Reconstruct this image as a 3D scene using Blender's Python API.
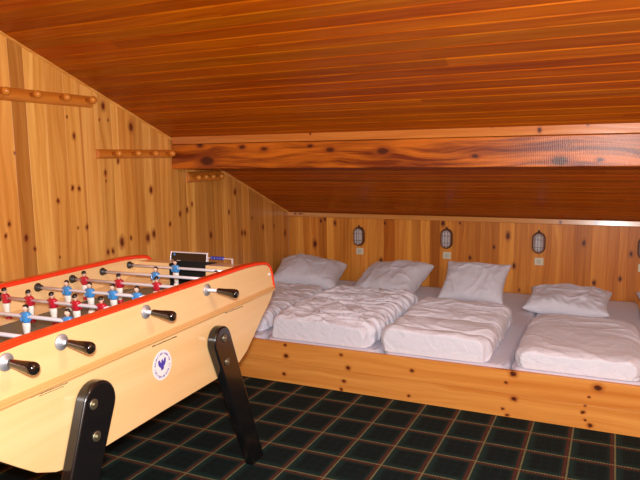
import bpy, bmesh, math, random
from mathutils import Vector, Matrix, noise

scene = bpy.context.scene
for o in list(bpy.data.objects):
    bpy.data.objects.remove(o)
C = scene.collection

# ---------------------------------------------------------------- camera
CAMH = 1.36
yaw, pit, rol = math.radians(24.9248), math.radians(7.4973), math.radians(-0.7606)
fw = Vector((-math.sin(yaw)*math.cos(pit), math.cos(yaw)*math.cos(pit), -math.sin(pit)))
rt = Vector((math.cos(yaw), math.sin(yaw), 0)); up = rt.cross(fw)
r2 = math.cos(rol)*rt + math.sin(rol)*up; u2 = -math.sin(rol)*rt + math.cos(rol)*up
cd = bpy.data.cameras.new('camera'); cam = bpy.data.objects.new('camera', cd); C.objects.link(cam)
cam.matrix_world = Matrix(((r2.x, u2.x, -fw.x, 0), (r2.y, u2.y, -fw.y, 0), (r2.z, u2.z, -fw.z, CAMH), (0, 0, 0, 1)))
cd.sensor_fit = 'HORIZONTAL'; cd.sensor_width = 36; cd.lens = 631.155/640*36
cd.clip_start = 0.05
scene.camera = cam

# ---------------------------------------------------------------- light
W = bpy.data.worlds.new('world'); scene.world = W; W.use_nodes = True
W.node_tree.nodes['Background'].inputs[0].default_value = (0.6, 0.7, 1, 1)
W.node_tree.nodes['Background'].inputs[1].default_value = 0.15

def area(name, loc, target, size, power, col=(1, 1, 1), size_y=None):
    l = bpy.data.lights.new(name, 'AREA'); l.energy = power; l.color = col; l.size = size
    if size_y: l.shape = 'RECTANGLE'; l.size_y = size_y
    o = bpy.data.objects.new(name, l); C.objects.link(o); o.location = loc
    o.rotation_euler = (Vector(target)-Vector(loc)).to_track_quat('-Z', 'Y').to_euler()
    return o
area('flash', (0.03, -0.03, 1.47), (-0.8, 3.6, 0.95), 0.08, 88, (1.0, 0.97, 0.95))
lb = bpy.data.lights.new('pendant_lamp_light', 'POINT'); lb.energy = 46; lb.shadow_soft_size = 0.12; lb.color = (1.0, 0.90, 0.74)
lo = bpy.data.objects.new('pendant_lamp_light', lb); C.objects.link(lo); lo.location = (0.65, 1.25, 1.92)
area('room_daylight', (1.5, 0.2, 1.75), (-1.2, 2.9, 1.75), 1.1, 16, (0.97, 0.98, 1.0), 0.9)

scene.view_settings.view_transform = 'Standard'
scene.view_settings.look = 'None'
scene.view_settings.exposure = 0.0
scene.view_settings.gamma = 1.0
scene.view_settings.use_curve_mapping = False

# ---------------------------------------------------------------- helpers
def obj(name, bm, mats, parent=None, loc=(0, 0, 0), rot=(0, 0, 0), smooth=False, bevel=0, seg=2, recalc=True):
    me = bpy.data.meshes.new(name)
    if recalc: bmesh.ops.recalc_face_normals(bm, faces=bm.faces)
    bm.to_mesh(me); bm.free()
    if not isinstance(mats, (list, tuple)): mats = [mats]
    for m in mats: me.materials.append(m)
    o = bpy.data.objects.new(name, me); C.objects.link(o)
    o.location = loc; o.rotation_euler = rot
    if parent: o.parent = parent
    if smooth:
        for p in me.polygons: p.use_smooth = True
    if bevel:
        b = o.modifiers.new('bevel', 'BEVEL'); b.width = bevel; b.segments = seg; b.limit_method = 'ANGLE'
        b.angle_limit = math.radians(35)
        for p in me.polygons: p.use_smooth = True
        b.harden_normals = True
    return o

def thing(name, label, cat, loc=(0, 0, 0), rotz=0, group=None):
    o = bpy.data.objects.new(name, None); C.objects.link(o)
    o.location = loc; o.rotation_euler = (0, 0, rotz)
    return tag(o, label, cat, group)

def tag(o, label, cat, group=None):
    o['label'] = label; o['category'] = cat
    if group: o['group'] = group
    return o

def struct(o):
    o['kind'] = 'structure'; return o

def dup(root, label=None):
    r = root.copy(); C.objects.link(r)
    if label: r['label'] = label
    for ch in list(root.children):
        c = ch.copy(); C.objects.link(c); c.parent = r
        for g in list(ch.children):
            d = g.copy(); C.objects.link(d); d.parent = c
    return r

def box(bm, x0, x1, y0, y1, z0, z1, mi=0):
    v = [bm.verts.new((x, y, z)) for x in (x0, x1) for y in (y0, y1) for z in (z0, z1)]
    for f in ((0, 1, 3, 2), (4, 6, 7, 5), (0, 4, 5, 1), (2, 3, 7, 6), (0, 2, 6, 4), (1, 5, 7, 3)):
        bm.faces.new([v[i] for i in f]).material_index = mi
    return v

def lathe(bm, prof, axis='x', seg=20, org=(0, 0, 0), mi=0, sx=1.0, sy=1.0):
    """prof = [(t, r)] along the axis"""
    rings = []
    for t, r in prof:
        ring = []
        for k in range(seg):
            a = 2*math.pi*k/seg; p, q = r*math.cos(a)*sx, r*math.sin(a)*sy
            co = {'x': (t, p, q), 'y': (p, t, q), 'z': (p, q, t)}[axis]
            ring.append(bm.verts.new((co[0]+org[0], co[1]+org[1], co[2]+org[2])))
        rings.append(ring)
    for a, b in zip(rings, rings[1:]):
        for k in range(seg):
            f = bm.faces.new((a[k], a[(k+1) % seg], b[(k+1) % seg], b[k])); f.smooth = True; f.material_index = mi
    for r in (rings[0], rings[-1]):
        bm.faces.new(r).material_index = mi
    return rings

def prism(bm, pts, axis, a, b, mi=0):
    """extrude 2-D outline along axis; axis 'x': pts=(y,z)"""
    def co(p, t): return {'x': (t, p[0], p[1]), 'y': (p[0], t, p[1]), 'z': (p[0], p[1], t)}[axis]
    A = [bm.verts.new(co(p, a)) for p in pts]; B = [bm.verts.new(co(p, b)) for p in pts]
    bm.faces.new(A).material_index = mi; bm.faces.new(B[::-1]).material_index = mi
    n = len(pts)
    for i in range(n): bm.faces.new((A[i], A[(i+1) % n], B[(i+1) % n], B[i])).material_index = mi

# ---------------------------------------------------------------- materials
def newmat(name):
    m = bpy.data.materials.new(name); m.use_nodes = True
    nt = m.node_tree; b = nt.nodes['Principled BSDF']
    return m, nt, b

def plain(name, col, rough=0.5, metal=0.0, spec=0.5, coat=0.0, bump=0.0, bscale=60, var=0.0, sheen=0):
    m, nt, b = newmat(name)
    b.inputs['Base Color'].default_value = (*col, 1); b.inputs['Roughness'].default_value = rough
    b.inputs['Metallic'].default_value = metal; b.inputs['Specular IOR Level'].default_value = spec
    b.inputs['Coat Weight'].default_value = coat; b.inputs['Coat Roughness'].default_value = 0.1
    b.inputs['Sheen Weight'].default_value = sheen
    tc = nt.nodes.new('ShaderNodeTexCoord')
    n = nt.nodes.new('ShaderNodeTexNoise'); n.inputs['Scale'].default_value = bscale; n.inputs['Detail'].default_value = 4
    nt.links.new(tc.outputs['Object'], n.inputs['Vector'])
    if var:
        mx = nt.nodes.new('ShaderNodeMix'); mx.data_type = 'RGBA'
        mx.inputs[6].default_value = (*[c*(1-var) for c in col], 1); mx.inputs[7].default_value = (*[min(1, c*(1+var)) for c in col], 1)
        nt.links.new(n.outputs[0], mx.inputs[0]); nt.links.new(mx.outputs[2], b.inputs['Base Color'])
    if bump:
        bp = nt.nodes.new('ShaderNodeBump'); bp.inputs['Strength'].default_value = bump; bp.inputs['Distance'].default_value = 0.01
        nt.links.new(n.outputs[0], bp.inputs['Height']); nt.links.new(bp.outputs[0], b.inputs['Normal'])
    return m

def math_node(nt, op, a, b=None, c=None):
    n = nt.nodes.new('ShaderNodeMath'); n.operation = op
    for i, v in enumerate((a, b, c)):
        if v is None: continue
        if isinstance(v, (int, float)): n.inputs[i].default_value = v
        else: nt.links.new(v, n.inputs[i])
    return n.outputs[0]

def wood(name, light, dark, knots=(), knotcol=(0.07, 0.012, 0.004), rough=0.35, tone=True, fine=34.0, slow=0.9,
         grain=1.0, halo=(0.45, 0.12, 0.03), bump=0.05, coat=0.08, saw=False, spec=0.35, pos=(0.30, 0.66), crough=0.25):
    """UV in metres: u along the grain, v across.  Attribute 'tone' colours each plank, 'pid' shifts its grain."""
    m, nt, b = newmat(name); N = nt.nodes; L = nt.links
    uv = N.new('ShaderNodeUVMap')
    sep = N.new('ShaderNodeSeparateXYZ'); L.new(uv.outputs[0], sep.inputs[0])
    at = N.new('ShaderNodeAttribute'); at.attribute_name = 'pid'
    pid = at.outputs['Fac']
    # wavy distortion of the grain
    cmb0 = N.new('ShaderNodeCombineXYZ')
    L.new(math_node(nt, 'MULTIPLY', sep.outputs[0], 1.6), cmb0.inputs[0]); L.new(math_node(nt, 'MULTIPLY', sep.outputs[1], 6.0), cmb0.inputs[1])
    L.new(math_node(nt, 'MULTIPLY', pid, 17.0), cmb0.inputs[2])
    n0 = N.new('ShaderNodeTexNoise'); n0.inputs['Scale'].default_value = 1.0; n0.inputs['Detail'].default_value = 1.5
    L.new(cmb0.outputs[0], n0.inputs['Vector'])
    wob = math_node(nt, 'MULTIPLY', math_node(nt, 'SUBTRACT', n0.outputs[0], 0.5), 0.10*grain)
    vv = math_node(nt, 'ADD', sep.outputs[1], wob)
    cmb = N.new('ShaderNodeCombineXYZ')
    L.new(math_node(nt, 'MULTIPLY', sep.outputs[0], slow), cmb.inputs[0]); L.new(math_node(nt, 'MULTIPLY', vv, fine), cmb.inputs[1])
    L.new(math_node(nt, 'MULTIPLY', pid, 31.0), cmb.inputs[2])
    n1 = N.new('ShaderNodeTexNoise'); n1.inputs['Scale'].default_value = 1.0; n1.inputs['Detail'].default_value = 5.0
    n1.inputs['Roughness'].default_value = 0.62
    L.new(cmb.outputs[0], n1.inputs['Vector'])
    ramp = N.new('ShaderNodeValToRGB'); L.new(n1.outputs[0], ramp.inputs[0])
    ramp.color_ramp.elements[0].position = pos[0]; ramp.color_ramp.elements[0].color = (*dark, 1)
    ramp.color_ramp.elements[1].position = pos[1]; ramp.color_ramp.elements[1].color = (*light, 1)
    col = ramp.outputs[0]
    if tone:
        ta = N.new('ShaderNodeAttribute'); ta.attribute_name = 'tone'
        mx = N.new('ShaderNodeMix'); mx.data_type = 'RGBA'; mx.blend_type = 'MULTIPLY'; mx.inputs[0].default_value = 1
        L.new(col, mx.inputs[6]); L.new(ta.outputs['Color'], mx.inputs[7]); col = mx.outputs[2]
    if knots:
        nz = N.new('ShaderNodeTexNoise'); nz.inputs['Scale'].default_value = 45; nz.inputs['Detail'].default_value = 2
        L.new(uv.outputs[0], nz.inputs['Vector'])
        sub = N.new('ShaderNodeVectorMath'); sub.operation = 'SUBTRACT'; L.new(nz.outputs['Color'], sub.inputs[0]); sub.inputs[1].default_value = (.5, .5, .5)
        sc = N.new('ShaderNodeVectorMath'); sc.operation = 'SCALE'; L.new(sub.outputs[0], sc.inputs[0]); sc.inputs[3].default_value = 0.014
        ad = N.new('ShaderNodeVectorMath'); ad.operation = 'ADD'; L.new(uv.outputs[0], ad.inputs[0]); L.new(sc.outputs[0], ad.inputs[1])
        best = None
        for (ku, kv, ru, rv) in knots:
            s1 = N.new('ShaderNodeVectorMath'); s1.operation = 'SUBTRACT'; L.new(ad.outputs[0], s1.inputs[0]); s1.inputs[1].default_value = (ku, kv, 0)
            s2 = N.new('ShaderNodeVectorMath'); s2.operation = 'MULTIPLY'; L.new(s1.outputs[0], s2.inputs[0]); s2.inputs[1].default_value = (1/ru, 1/rv, 0)
            s3 = N.new('ShaderNodeVectorMath'); s3.operation = 'LENGTH'; L.new(s2.outputs[0], s3.inputs[0])
            best = s3.outputs['Value'] if best is None else math_node(nt, 'MINIMUM', best, s3.outputs['Value'])
        kr = N.new('ShaderNodeMapRange'); kr.interpolation_type = 'SMOOTHSTEP'
        L.new(best, kr.inputs[0]); kr.inputs[1].default_value = 1.0; kr.inputs[2].default_value = 2.4; kr.inputs[3].default_value = 0.75; kr.inputs[4].default_value = 0
        m1 = N.new('ShaderNodeMix'); m1.data_type = 'RGBA'; L.new(kr.outputs[0], m1.inputs[0]); L.new(col, m1.inputs[6]); m1.inputs[7].default_value = (*halo, 1)
        kr2 = N.new('ShaderNodeMapRange'); kr2.interpolation_type = 'SMOOTHSTEP'
        L.new(best, kr2.inputs[0]); kr2.inputs[1].default_value = 0.6; kr2.inputs[2].default_value = 1.25; kr2.inputs[3].default_value = 0.95; kr2.inputs[4].default_value = 0
        m2 = N.new('ShaderNodeMix'); m2.data_type = 'RGBA'; L.new(kr2.outputs[0], m2.inputs[0]); L.new(m1.outputs[2], m2.inputs[6]); m2.inputs[7].default_value = (*knotcol, 1)
        col = m2.outputs[2]
    L.new(col, b.inputs['Base Color'])
    b.inputs['Roughness'].default_value = rough
    b.inputs['Coat Weight'].default_value = coat; b.inputs['Coat Roughness'].default_value = crough
    if bump:
        hgt = n1.outputs[0]
        if saw:
            wv = N.new('ShaderNodeTexWave'); wv.inputs['Scale'].default_value = 34; wv.inputs['Distortion'].default_value = 3.5; wv.inputs['Detail Scale'].default_value = 2
            wv.bands_direction = 'X'; L.new(uv.outputs[0], wv.inputs['Vector'])
            sm = N.new('ShaderNodeMapRange'); L.new(sep.outputs[0], sm.inputs[0]); sm.inputs[1].default_value = -0.75; sm.inputs[2].default_value = -0.2; sm.inputs[3].default_value = 0.0; sm.inputs[4].default_value = 0.3
            hgt = math_node(nt, 'ADD', hgt, math_node(nt, 'MULTIPLY', wv.outputs[1], sm.outputs[0]))
        bp = N.new('ShaderNodeBump'); bp.inputs['Strength'].default_value = bump; bp.inputs['Distance'].default_value = 0.01
        L.new(hgt, bp.inputs['Height']); L.new(bp.outputs[0], b.inputs['Normal'])
    b.inputs['Specular IOR Level'].default_value = spec
    return m

# knots read on the boards: (along wall, height, half size)
KL = [(2.894,1.673,0.017),(2.801,1.684,0.011),(2.929,1.594,0.006),(2.860,1.591,0.006),(3.124,1.560,0.021),(2.884,1.282,0.012),(2.884,1.235,0.006),(2.994,1.352,0.012),(3.284,1.160,0.016),(2.990,0.855,0.021),(3.072,0.870,0.010),(3.231,0.851,0.020),(3.292,0.870,0.017),(3.463,0.919,0.012),(3.577,0.978,0.013),(3.659,0.999,0.014),(2.867,0.810,0.011),(2.909,0.810,0.012),(2.265,1.400,0.005),(2.624,1.206,0.010),(2.671,1.201,0.009),(2.516,1.141,0.010),(2.645,0.979,0.006),(2.713,0.978,0.011),(2.176,0.990,0.008),(2.199,1.047,0.010),(2.293,0.965,0.015),(2.343,0.901,0.009),(2.504,0.834,0.005),(2.658,1.494,0.012),(2.617,1.596,0.006),(3.720,1.037,0.011),(4.294,1.091,0.017),(4.198,0.939,0.012),(3.942,0.787,0.019),(4.381,0.752,0.017),(4.427,0.746,0.016),(4.724,0.765,0.018),(4.920,0.753,0.013),(5.126,0.666,0.023),(4.544,0.860,0.011)]
KB = [(-2.466,0.567,0.024),(-2.402,0.781,0.014),(-2.361,0.801,0.014),(-2.263,0.767,0.016),(-1.788,0.782,0.012),(-1.825,0.445,0.019),(-1.725,0.819,0.008),(-1.278,0.799,0.019),(-1.136,0.802,0.010),(-1.049,0.515,0.013),(-0.857,0.616,0.013),(-0.749,0.711,0.021),(-0.696,0.469,0.016),(-0.652,0.276,0.010),(-0.184,0.679,0.018),(0.143,0.611,0.015),(-0.101,0.373,0.015),(0.077,0.417,0.014)]
KBD = [(-1.757,0.237,0.008),(-1.752,0.169,0.012),(-1.768,0.054,0.010),(-1.390,0.220,0.009),(-1.347,0.147,0.012),(-1.373,0.065,0.010),(-1.392,0.012,0.008),(-0.965,0.181,0.010),(-0.981,0.034,0.008),(-0.461,0.184,0.007),(-0.427,0.237,0.014),(-0.419,0.104,0.013),(-0.473,0.041,0.007),(-0.451,0.010,0.008),(-0.025,0.221,0.017),(-0.063,0.169,0.006),(-0.080,0.120,0.006),(-0.088,0.087,0.008),(-0.077,0.048,0.006),(-0.053,0.023,0.010)]
KBM = [(-2.449,1.343,0.036),(-2.500,1.445,0.014),(-2.013,1.414,0.014),(-2.175,1.430,0.014),(-1.557,1.401,0.018),(-1.221,1.389,0.024),(-0.255,1.323,0.028),(-0.691,1.354,0.013),(-0.066,1.326,0.010),(-1.690,1.427,0.012)]
KTR = [(-0.359,1.484,0.012),(-0.129,1.507,0.009),(-0.599,1.507,0.005),(-1.682,1.499,0.007)]

def vert_knots(l, k=0.8): return [(z, a, r*1.25, r*k) for a, z, r in l]
def hor_knots(l, kx=1.3, kz=0.8): return [(a, z, r*kx, r*kz) for a, z, r in l]

PINE_L, PINE_D = (0.90, 0.49, 0.125), (0.64, 0.265, 0.042)
M_wl = wood('pine_left', PINE_L, PINE_D, vert_knots(KL, 0.82), halo=(0.46, 0.15, 0.03), knotcol=(0.15, 0.022, 0.006))
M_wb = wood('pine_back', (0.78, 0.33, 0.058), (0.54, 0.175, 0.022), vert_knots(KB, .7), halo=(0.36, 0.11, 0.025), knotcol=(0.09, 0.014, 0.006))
M_wo = wood('pine_other', PINE_L, PINE_D)
M_ceil = wood('ceiling_boards', (0.50, 0.118, 0.001), (0.33, 0.050, 0.0003), fine=40, slow=1.3, rough=0.38, coat=0.12, crough=0.10, spec=0.15)
M_board = wood('bed_pine', (0.80, 0.37, 0.085), (0.62, 0.22, 0.035), hor_knots(KBD, 1.1, .9), fine=22, slow=0.7, rough=0.32, halo=(0.45, 0.12, 0.02))
M_bplain = wood('bed_plain', (0.66, 0.30, 0.08), (0.50, 0.18, 0.035), tone=False)
M_beam = wood('beam_wood', (0.60, 0.150, 0.010), (0.17, 0.026, 0.003), hor_knots(KBM, 1.6, .85), pos=(.40, .60), fine=26, slow=1.3, grain=1.1, rough=0.36, saw=True, bump=0.14, spec=0.3, tone=False, halo=(0.30, 0.06, 0.008), knotcol=(0.075, 0.014, 0.004))
M_trimb = wood('beam_trim', (0.62, 0.22, 0.045), (0.48, 0.13, 0.02), hor_knots(KTR, 0.9, 1.2), rough=0.25, tone=False, coat=.3, crough=.16)
M_trimw = wood('wall_trim', (0.70, 0.33, 0.09), (0.55, 0.20, 0.04), [(-2.656, .845, .012, .006), (-2.60, .845, .02, .005), (-.357, .835, .01, .012), (-.105, .835, .02, .012)], rough=0.25, tone=False, coat=.3, crough=.16)
M_rack = wood('rack_wood', (0.74, 0.26, 0.030), (0.52, 0.145, 0.014), fine=30, rough=0.25, tone=False, coat=0.6)
M_body = wood('beech_body', (0.86, 0.60, 0.30), (0.80, 0.52, 0.23), fine=16, slow=0.8, rough=0.28, tone=False, bump=0.02, coat=0.4)
M_bodyd = wood('beech_moulding', (0.74, 0.45, 0.19), (0.66, 0.37, 0.13), fine=16, rough=0.28, tone=False, bump=0.02, coat=0.4)

M_red = plain('red_plastic', (0.86, 0.045, 0.010), 0.28, coat=0.3)
M_black = plain('black_lacquer', (0.006, 0.006, 0.007), 0.22, coat=0.5)
M_blackm = plain('black_matt', (0.010, 0.010, 0.010), 0.5)
M_chrome = plain('chrome_rod', (0.88, 0.88, 0.96), 0.25, 0.35)
M_steel = plain('steel_washer', (0.48, 0.49, 0.52), 0.45, 0.6)
M_dkmetal = plain('dark_bearing', (0.03, 0.025, 0.02), 0.4)
M_bolt = plain('bolt_brass', (0.30, 0.28, 0.20), 0.4, 0.9)
M_handle = plain('handle_black', (0.010, 0.007, 0.006), 0.15, coat=0.8)
M_field = plain('playfield', (0.135, 0.135, 0.095), 0.45, var=0.2, bscale=9)
M_line = plain('field_line', (0.55, 0.45, 0.28), 0.5)
M_pred = plain('player_red', (0.48, 0.012, 0.03), 0.3, coat=0.4)
M_pblue = plain('player_blue', (0.05, 0.26, 0.62), 0.3, coat=0.4)
M_pwhite = plain('player_white', (0.80, 0.78, 0.72), 0.35, coat=0.3)
M_pskin = plain('player_skin', (0.72, 0.48, 0.36), 0.4)
M_phair = plain('player_hair', (0.015, 0.010, 0.008), 0.3)
M_bead = plain('blue_bead', (0.05, 0.06, 0.35), 0.3, coat=0.4)
M_badge = plain('badge_white', (0.85, 0.83, 0.86), 0.4)
M_ink = plain('badge_ink', (0.07, 0.05, 0.42), 0.45)
M_scr = plain('scratch_dark', (0.07, 0.035, 0.012), 0.6)
M_glass = plain('lamp_glass', (0.55, 0.53, 0.56), 0.25, coat=0.5, bump=0.3, bscale=90)
M_lampb = plain('lamp_body', (0.10, 0.035, 0.018), 0.4)
M_cage = plain('lamp_cage', (0.22, 0.13, 0.11), 0.35)
M_switch = plain('switch_white', (0.70, 0.66, 0.50), 0.35)
M_rocker = plain('switch_rocker', (0.55, 0.54, 0.46), 0.3)

def cloth(name, col, var=0.06, bump=0.35, scale=22, rough=0.85):
    m, nt, b = newmat(name); N = nt.nodes; L = nt.links
    tc = N.new('ShaderNodeTexCoord')
    n = N.new('ShaderNodeTexNoise'); n.inputs['Scale'].default_value = scale; n.inputs['Detail'].default_value = 5; n.inputs['Distortion'].default_value = 0.8
    L.new(tc.outputs['Object'], n.inputs['Vector'])
    mx = N.new('ShaderNodeMix'); mx.data_type = 'RGBA'
    mx.inputs[6].default_value = (*[c*(1-var) for c in col], 1); mx.inputs[7].default_value = (*[min(1, c*(1+var)) for c in col], 1)
    L.new(n.outputs[0], mx.inputs[0]); L.new(mx.outputs[2], b.inputs['Base Color'])
    b.inputs['Roughness'].default_value = rough; b.inputs['Sheen Weight'].default_value = 0.2
    bp = N.new('ShaderNodeBump'); bp.inputs['Strength'].default_value = bump; bp.inputs['Distance'].default_value = 0.02
    L.new(n.outputs[0], bp.inputs['Height']); L.new(bp.outputs[0], b.inputs['Normal'])
    return m
M_duvet = cloth('duvet_cotton', (0.77, 0.78, 0.89))
M_pillow = cloth('pillow_cotton', (0.71, 0.73, 0.84), bump=0.25, scale=14)
M_sheet = cloth('sheet_cotton', (0.66, 0.62, 0.72), bump=0.2, scale=10)

def carpet_mat():
    m, nt, b = newmat('tartan_carpet'); N = nt.nodes; L = nt.links
    tc = N.new('ShaderNodeTexCoord'); sep = N.new('ShaderNodeSeparateXYZ'); L.new(tc.outputs['Object'], sep.inputs[0])
    nz = N.new('ShaderNodeTexNoise'); nz.inputs['Scale'].default_value = 260; nz.inputs['Detail'].default_value = 2
    L.new(tc.outputs['Object'], nz.inputs['Vector'])
    nz2 = N.new('ShaderNodeTexNoise'); nz2.inputs['Scale'].default_value = 55; nz2.inputs['Detail'].default_value = 3
    L.new(tc.outputs['Object'], nz2.inputs['Vector'])
    def axis(o, off, per):
        t = math_node(nt, 'SUBTRACT', o, off)
        t = math_node(nt, 'ADD', math_node(nt, 'DIVIDE', t, per), 50.5)
        t = math_node(nt, 'SUBTRACT', math_node(nt, 'FRACT', t), 0.5)          # -0.5..0.5, 0 on the line
        return math_node(nt, 'MULTIPLY', t, per)
    def band(t, c, w, s=0.003):
        d = math_node(nt, 'ABSOLUTE', math_node(nt, 'SUBTRACT', t, c))
        mr = N.new('ShaderNodeMapRange'); L.new(d, mr.inputs[0]); mr.inputs[1].default_value = w-s; mr.inputs[2].default_value = w+s
        mr.inputs[3].default_value = 1; mr.inputs[4].default_value = 0; return mr.outputs[0]
    tx = axis(sep.outputs[0], -0.882, 0.1885); ty = axis(sep.outputs[1], 3.118, 0.2025)
    def mixc(f, a, bcol, k=1.0):
        mx = N.new('ShaderNodeMix'); mx.data_type = 'RGBA'
        L.new(math_node(nt, 'MULTIPLY', f, k) if k != 1 else f, mx.inputs[0])
        if isinstance(a, tuple): mx.inputs[6].default_value = (*a, 1)
        else: L.new(a, mx.inputs[6])
        mx.inputs[7].default_value = (*bcol, 1); return mx.outputs[2]
    col = (0.011, 0.032, 0.028)
    # dark core of every square
    core = math_node(nt, 'MULTIPLY', math_node(nt, 'SUBTRACT', 1.0, band(tx, 0, 0.028, 0.012)), math_node(nt, 'SUBTRACT', 1.0, band(ty, 0, 0.028, 0.012)))
    col = mixc(core, col, (0.004, 0.008, 0.009), 0.85)
    for t in (tx, ty):
        col = mixc(band(t, 0.075, 0.006), col, (0.006, 0.022, 0.028), 0.3)
        col = mixc(band(t, -0.075, 0.006), col, (0.006, 0.022, 0.028), 0.3)
    twx = math_node(nt, 'GREATER_THAN', math_node(nt, 'SINE', math_node(nt, 'MULTIPLY', sep.outputs[1], 520.0)), -0.2)
    twy = math_node(nt, 'GREATER_THAN', math_node(nt, 'SINE', math_node(nt, 'MULTIPLY', sep.outputs[0], 520.0)), -0.2)
    for t, tw in ((tx, twx), (ty, twy)):
        col = mixc(math_node(nt, 'MULTIPLY', band(t, -0.013, 0.0070, 0.004), math_node(nt, 'ADD', math_node(nt, 'MULTIPLY', tw, 0.6), 0.2)), col, (0.17, 0.022, 0.008), 0.85)
    for t, tw in ((tx, twx), (ty, twy)):
        col = mixc(math_node(nt, 'MULTIPLY', band(t, 0, 0.0034, 0.0015), math_node(nt, 'ADD', math_node(nt, 'MULTIPLY', tw, 0.6), 0.35)), col, (0.30, 0.28, 0.13), 0.85)
    v = math_node(nt, 'ADD', math_node(nt, 'MULTIPLY', nz.outputs[0], 1.1), math_node(nt, 'MULTIPLY', nz2.outputs[0], 0.8))
    mx = N.new('ShaderNodeMix'); mx.data_type = 'RGBA'; mx.blend_type = 'MULTIPLY'; mx.inputs[0].default_value = 1
    cg = N.new('ShaderNodeCombineColor'); [L.new(v, cg.inputs[i]) for i in range(3)]
    L.new(col, mx.inputs[6]); L.new(cg.outputs[0], mx.inputs[7]); L.new(mx.outputs[2], b.inputs['Base Color'])
    b.inputs['Roughness'].default_value = 0.95; b.inputs['Specular IOR Level'].default_value = 0.15
    bp = N.new('ShaderNodeBump'); bp.inputs['Strength'].default_value = 0.5; bp.inputs['Distance'].default_value = 0.004
    L.new(nz.outputs[0], bp.inputs['Height']); L.new(bp.outputs[0], b.inputs['Normal'])
    return m
M_carpet = carpet_mat()

# ---------------------------------------------------------------- room
XL, XR, YB, YN = -2.738, 1.70, 5.195, -1.6
ZK, SL = 0.859, 0.3802
def cz(y): return ZK + SL*(YB-y)

def set_uv(me, fn, pids=None, tones=None):
    """fn(co) -> (u,v); pids/tones per face"""
    uvl = me.uv_layers.new(name='UVMap')
    for p in me.polygons:
        for li in p.loop_indices:
            uvl.data[li].uv = fn(me.vertices[me.loops[li].vertex_index].co)
    if pids is not None:
        me.attributes.new('pid', 'FLOAT', 'FACE'); me.attributes.new('tone', 'FLOAT_COLOR', 'CORNER')
        a = me.attributes['pid']; t = me.attributes['tone']
        for p in me.polygons:
            a.data[p.index].value = pids[p.index]
            for li in p.loop_indices: t.data[li].color = (*tones[p.index], 1)

def planks(name, cuts, bounds, place, mat, groove=0.004, ch=0.004, seed=1, joints=None):
    """cuts: [(a, b, tone)] across; bounds(a) -> (start, end) along; place(across, along, depth) -> xyz; uv=(along, across)"""
    rnd = random.Random(seed); bm = bmesh.new(); pid = []; tn = []; uvs = []
    for (a, b, t) in cuts:
        segs = [(0.0, 1.0)]
        if joints:
            c = joints(a, rnd); segs = list(zip([0.0]+c, c+[1.0]))
        for si, (s0, s1) in enumerate(segs):
            prof = [(a, groove), (a+ch, 0), (b-ch, 0), (b, groove)]
            rows = []
            for (x, d) in prof:
                lo, hi = bounds(x)
                l0 = lo+(hi-lo)*s0; l1 = lo+(hi-lo)*s1
                rows.append([(x, l0, d), (x, l1, d)])
            tv = t if si == 0 or joints is None else t
            tt = tv if isinstance(tv, tuple) else (tv, tv, tv)
            if not joints: tt = tuple(c_**1.55 for c_ in tt)
            if joints:
                k = rnd.uniform(0.84, 1.12); tt = (tt[0]*k, tt[1]*k*rnd.uniform(.93, 1.07), tt[2]*k)
            pv = rnd.random()
            V = [[bm.verts.new(place(*p)) for p in r] for r in rows]
            for i in range(3):
                bm.faces.new((V[i][0], V[i+1][0], V[i+1][1], V[i][1]))
                uvs.append([(rows[i][0][1], rows[i][0][0]), (rows[i+1][0][1], rows[i+1][0][0]), (rows[i+1][1][1], rows[i+1][1][0]), (rows[i][1][1], rows[i][1][0])])
                pid.append(pv); tn.append(tt)
    # solid backing
    a0, a1 = cuts[0][0], cuts[-1][1]; lo0, hi0 = bounds(a0); lo1, hi1 = bounds(a1)
    B = []
    for d in (groove, 0.06):
        B.append([bm.verts.new(place(x, y, d)) for x, y in ((a0, lo0), (a1, lo1), (a1, hi1), (a0, hi0))])
    q = [(a0, lo0), (a1, lo1), (a1, hi1), (a0, hi0)]
    faces = [(B[1][::-1], q[::-1])]
    for i in range(4):
        j = (i+1) % 4; faces.append(((B[0][i], B[0][j], B[1][j], B[1][i]), (q[i], q[j], q[j], q[i])))
    for f, qq in faces:
        bm.faces.new(f); uvs.append([(y, x) for x, y in qq]); pid.append(0); tn.append((.5, .5, .5))
    bm.faces.ensure_lookup_table()
    me = bpy.data.meshes.new(name); bm.to_mesh(me); bm.free(); me.materials.append(mat)
    me.uv_layers.new(name='UVMap'); me.attributes.new('pid', 'FLOAT', 'FACE'); me.attributes.new('tone', 'FLOAT_COLOR', 'CORNER')
    uvl = me.uv_layers['UVMap']; a = me.attributes['pid']; t = me.attributes['tone']
    for p in me.polygons:
        a.data[p.index].value = pid[p.index]
        for k, li in enumerate(p.loop_indices):
            uvl.data[li].uv = uvs[p.index][k]; t.data[li].color = (*tn[p.index], 1)
    o = bpy.data.objects.new(name, me); C.objects.link(o)
    return struct(o)

def cuts_from(lst, end, seed, w=(0.085, 0.115), lo=0.8, hi=1.12):
    """continue a list of (start, tone) to `end` with random planks"""
    rnd = random.Random(seed); out = []
    for i, (a, t) in enumerate(lst[:-1]): out.append((a, lst[i+1][0], t))
    a = lst[-1][0]; t = lst[-1][1]
    while a < end-0.02:
        b = min(end, a+rnd.uniform(*w))
        if end-b < 0.03: b = end
        out.append((a, b, t)); a = b
        k = rnd.uniform(lo, hi); t = (k*rnd.uniform(.97, 1.03), k*rnd.uniform(.90, 1.05), k*rnd.uniform(.85, 1.1))
    return out

# floor
bm = bmesh.new(); box(bm, XL-.06, XR+.06, YN-.06, YB+.06, -0.05, 0)
struct(obj('floor', bm, M_carpet))

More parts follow.
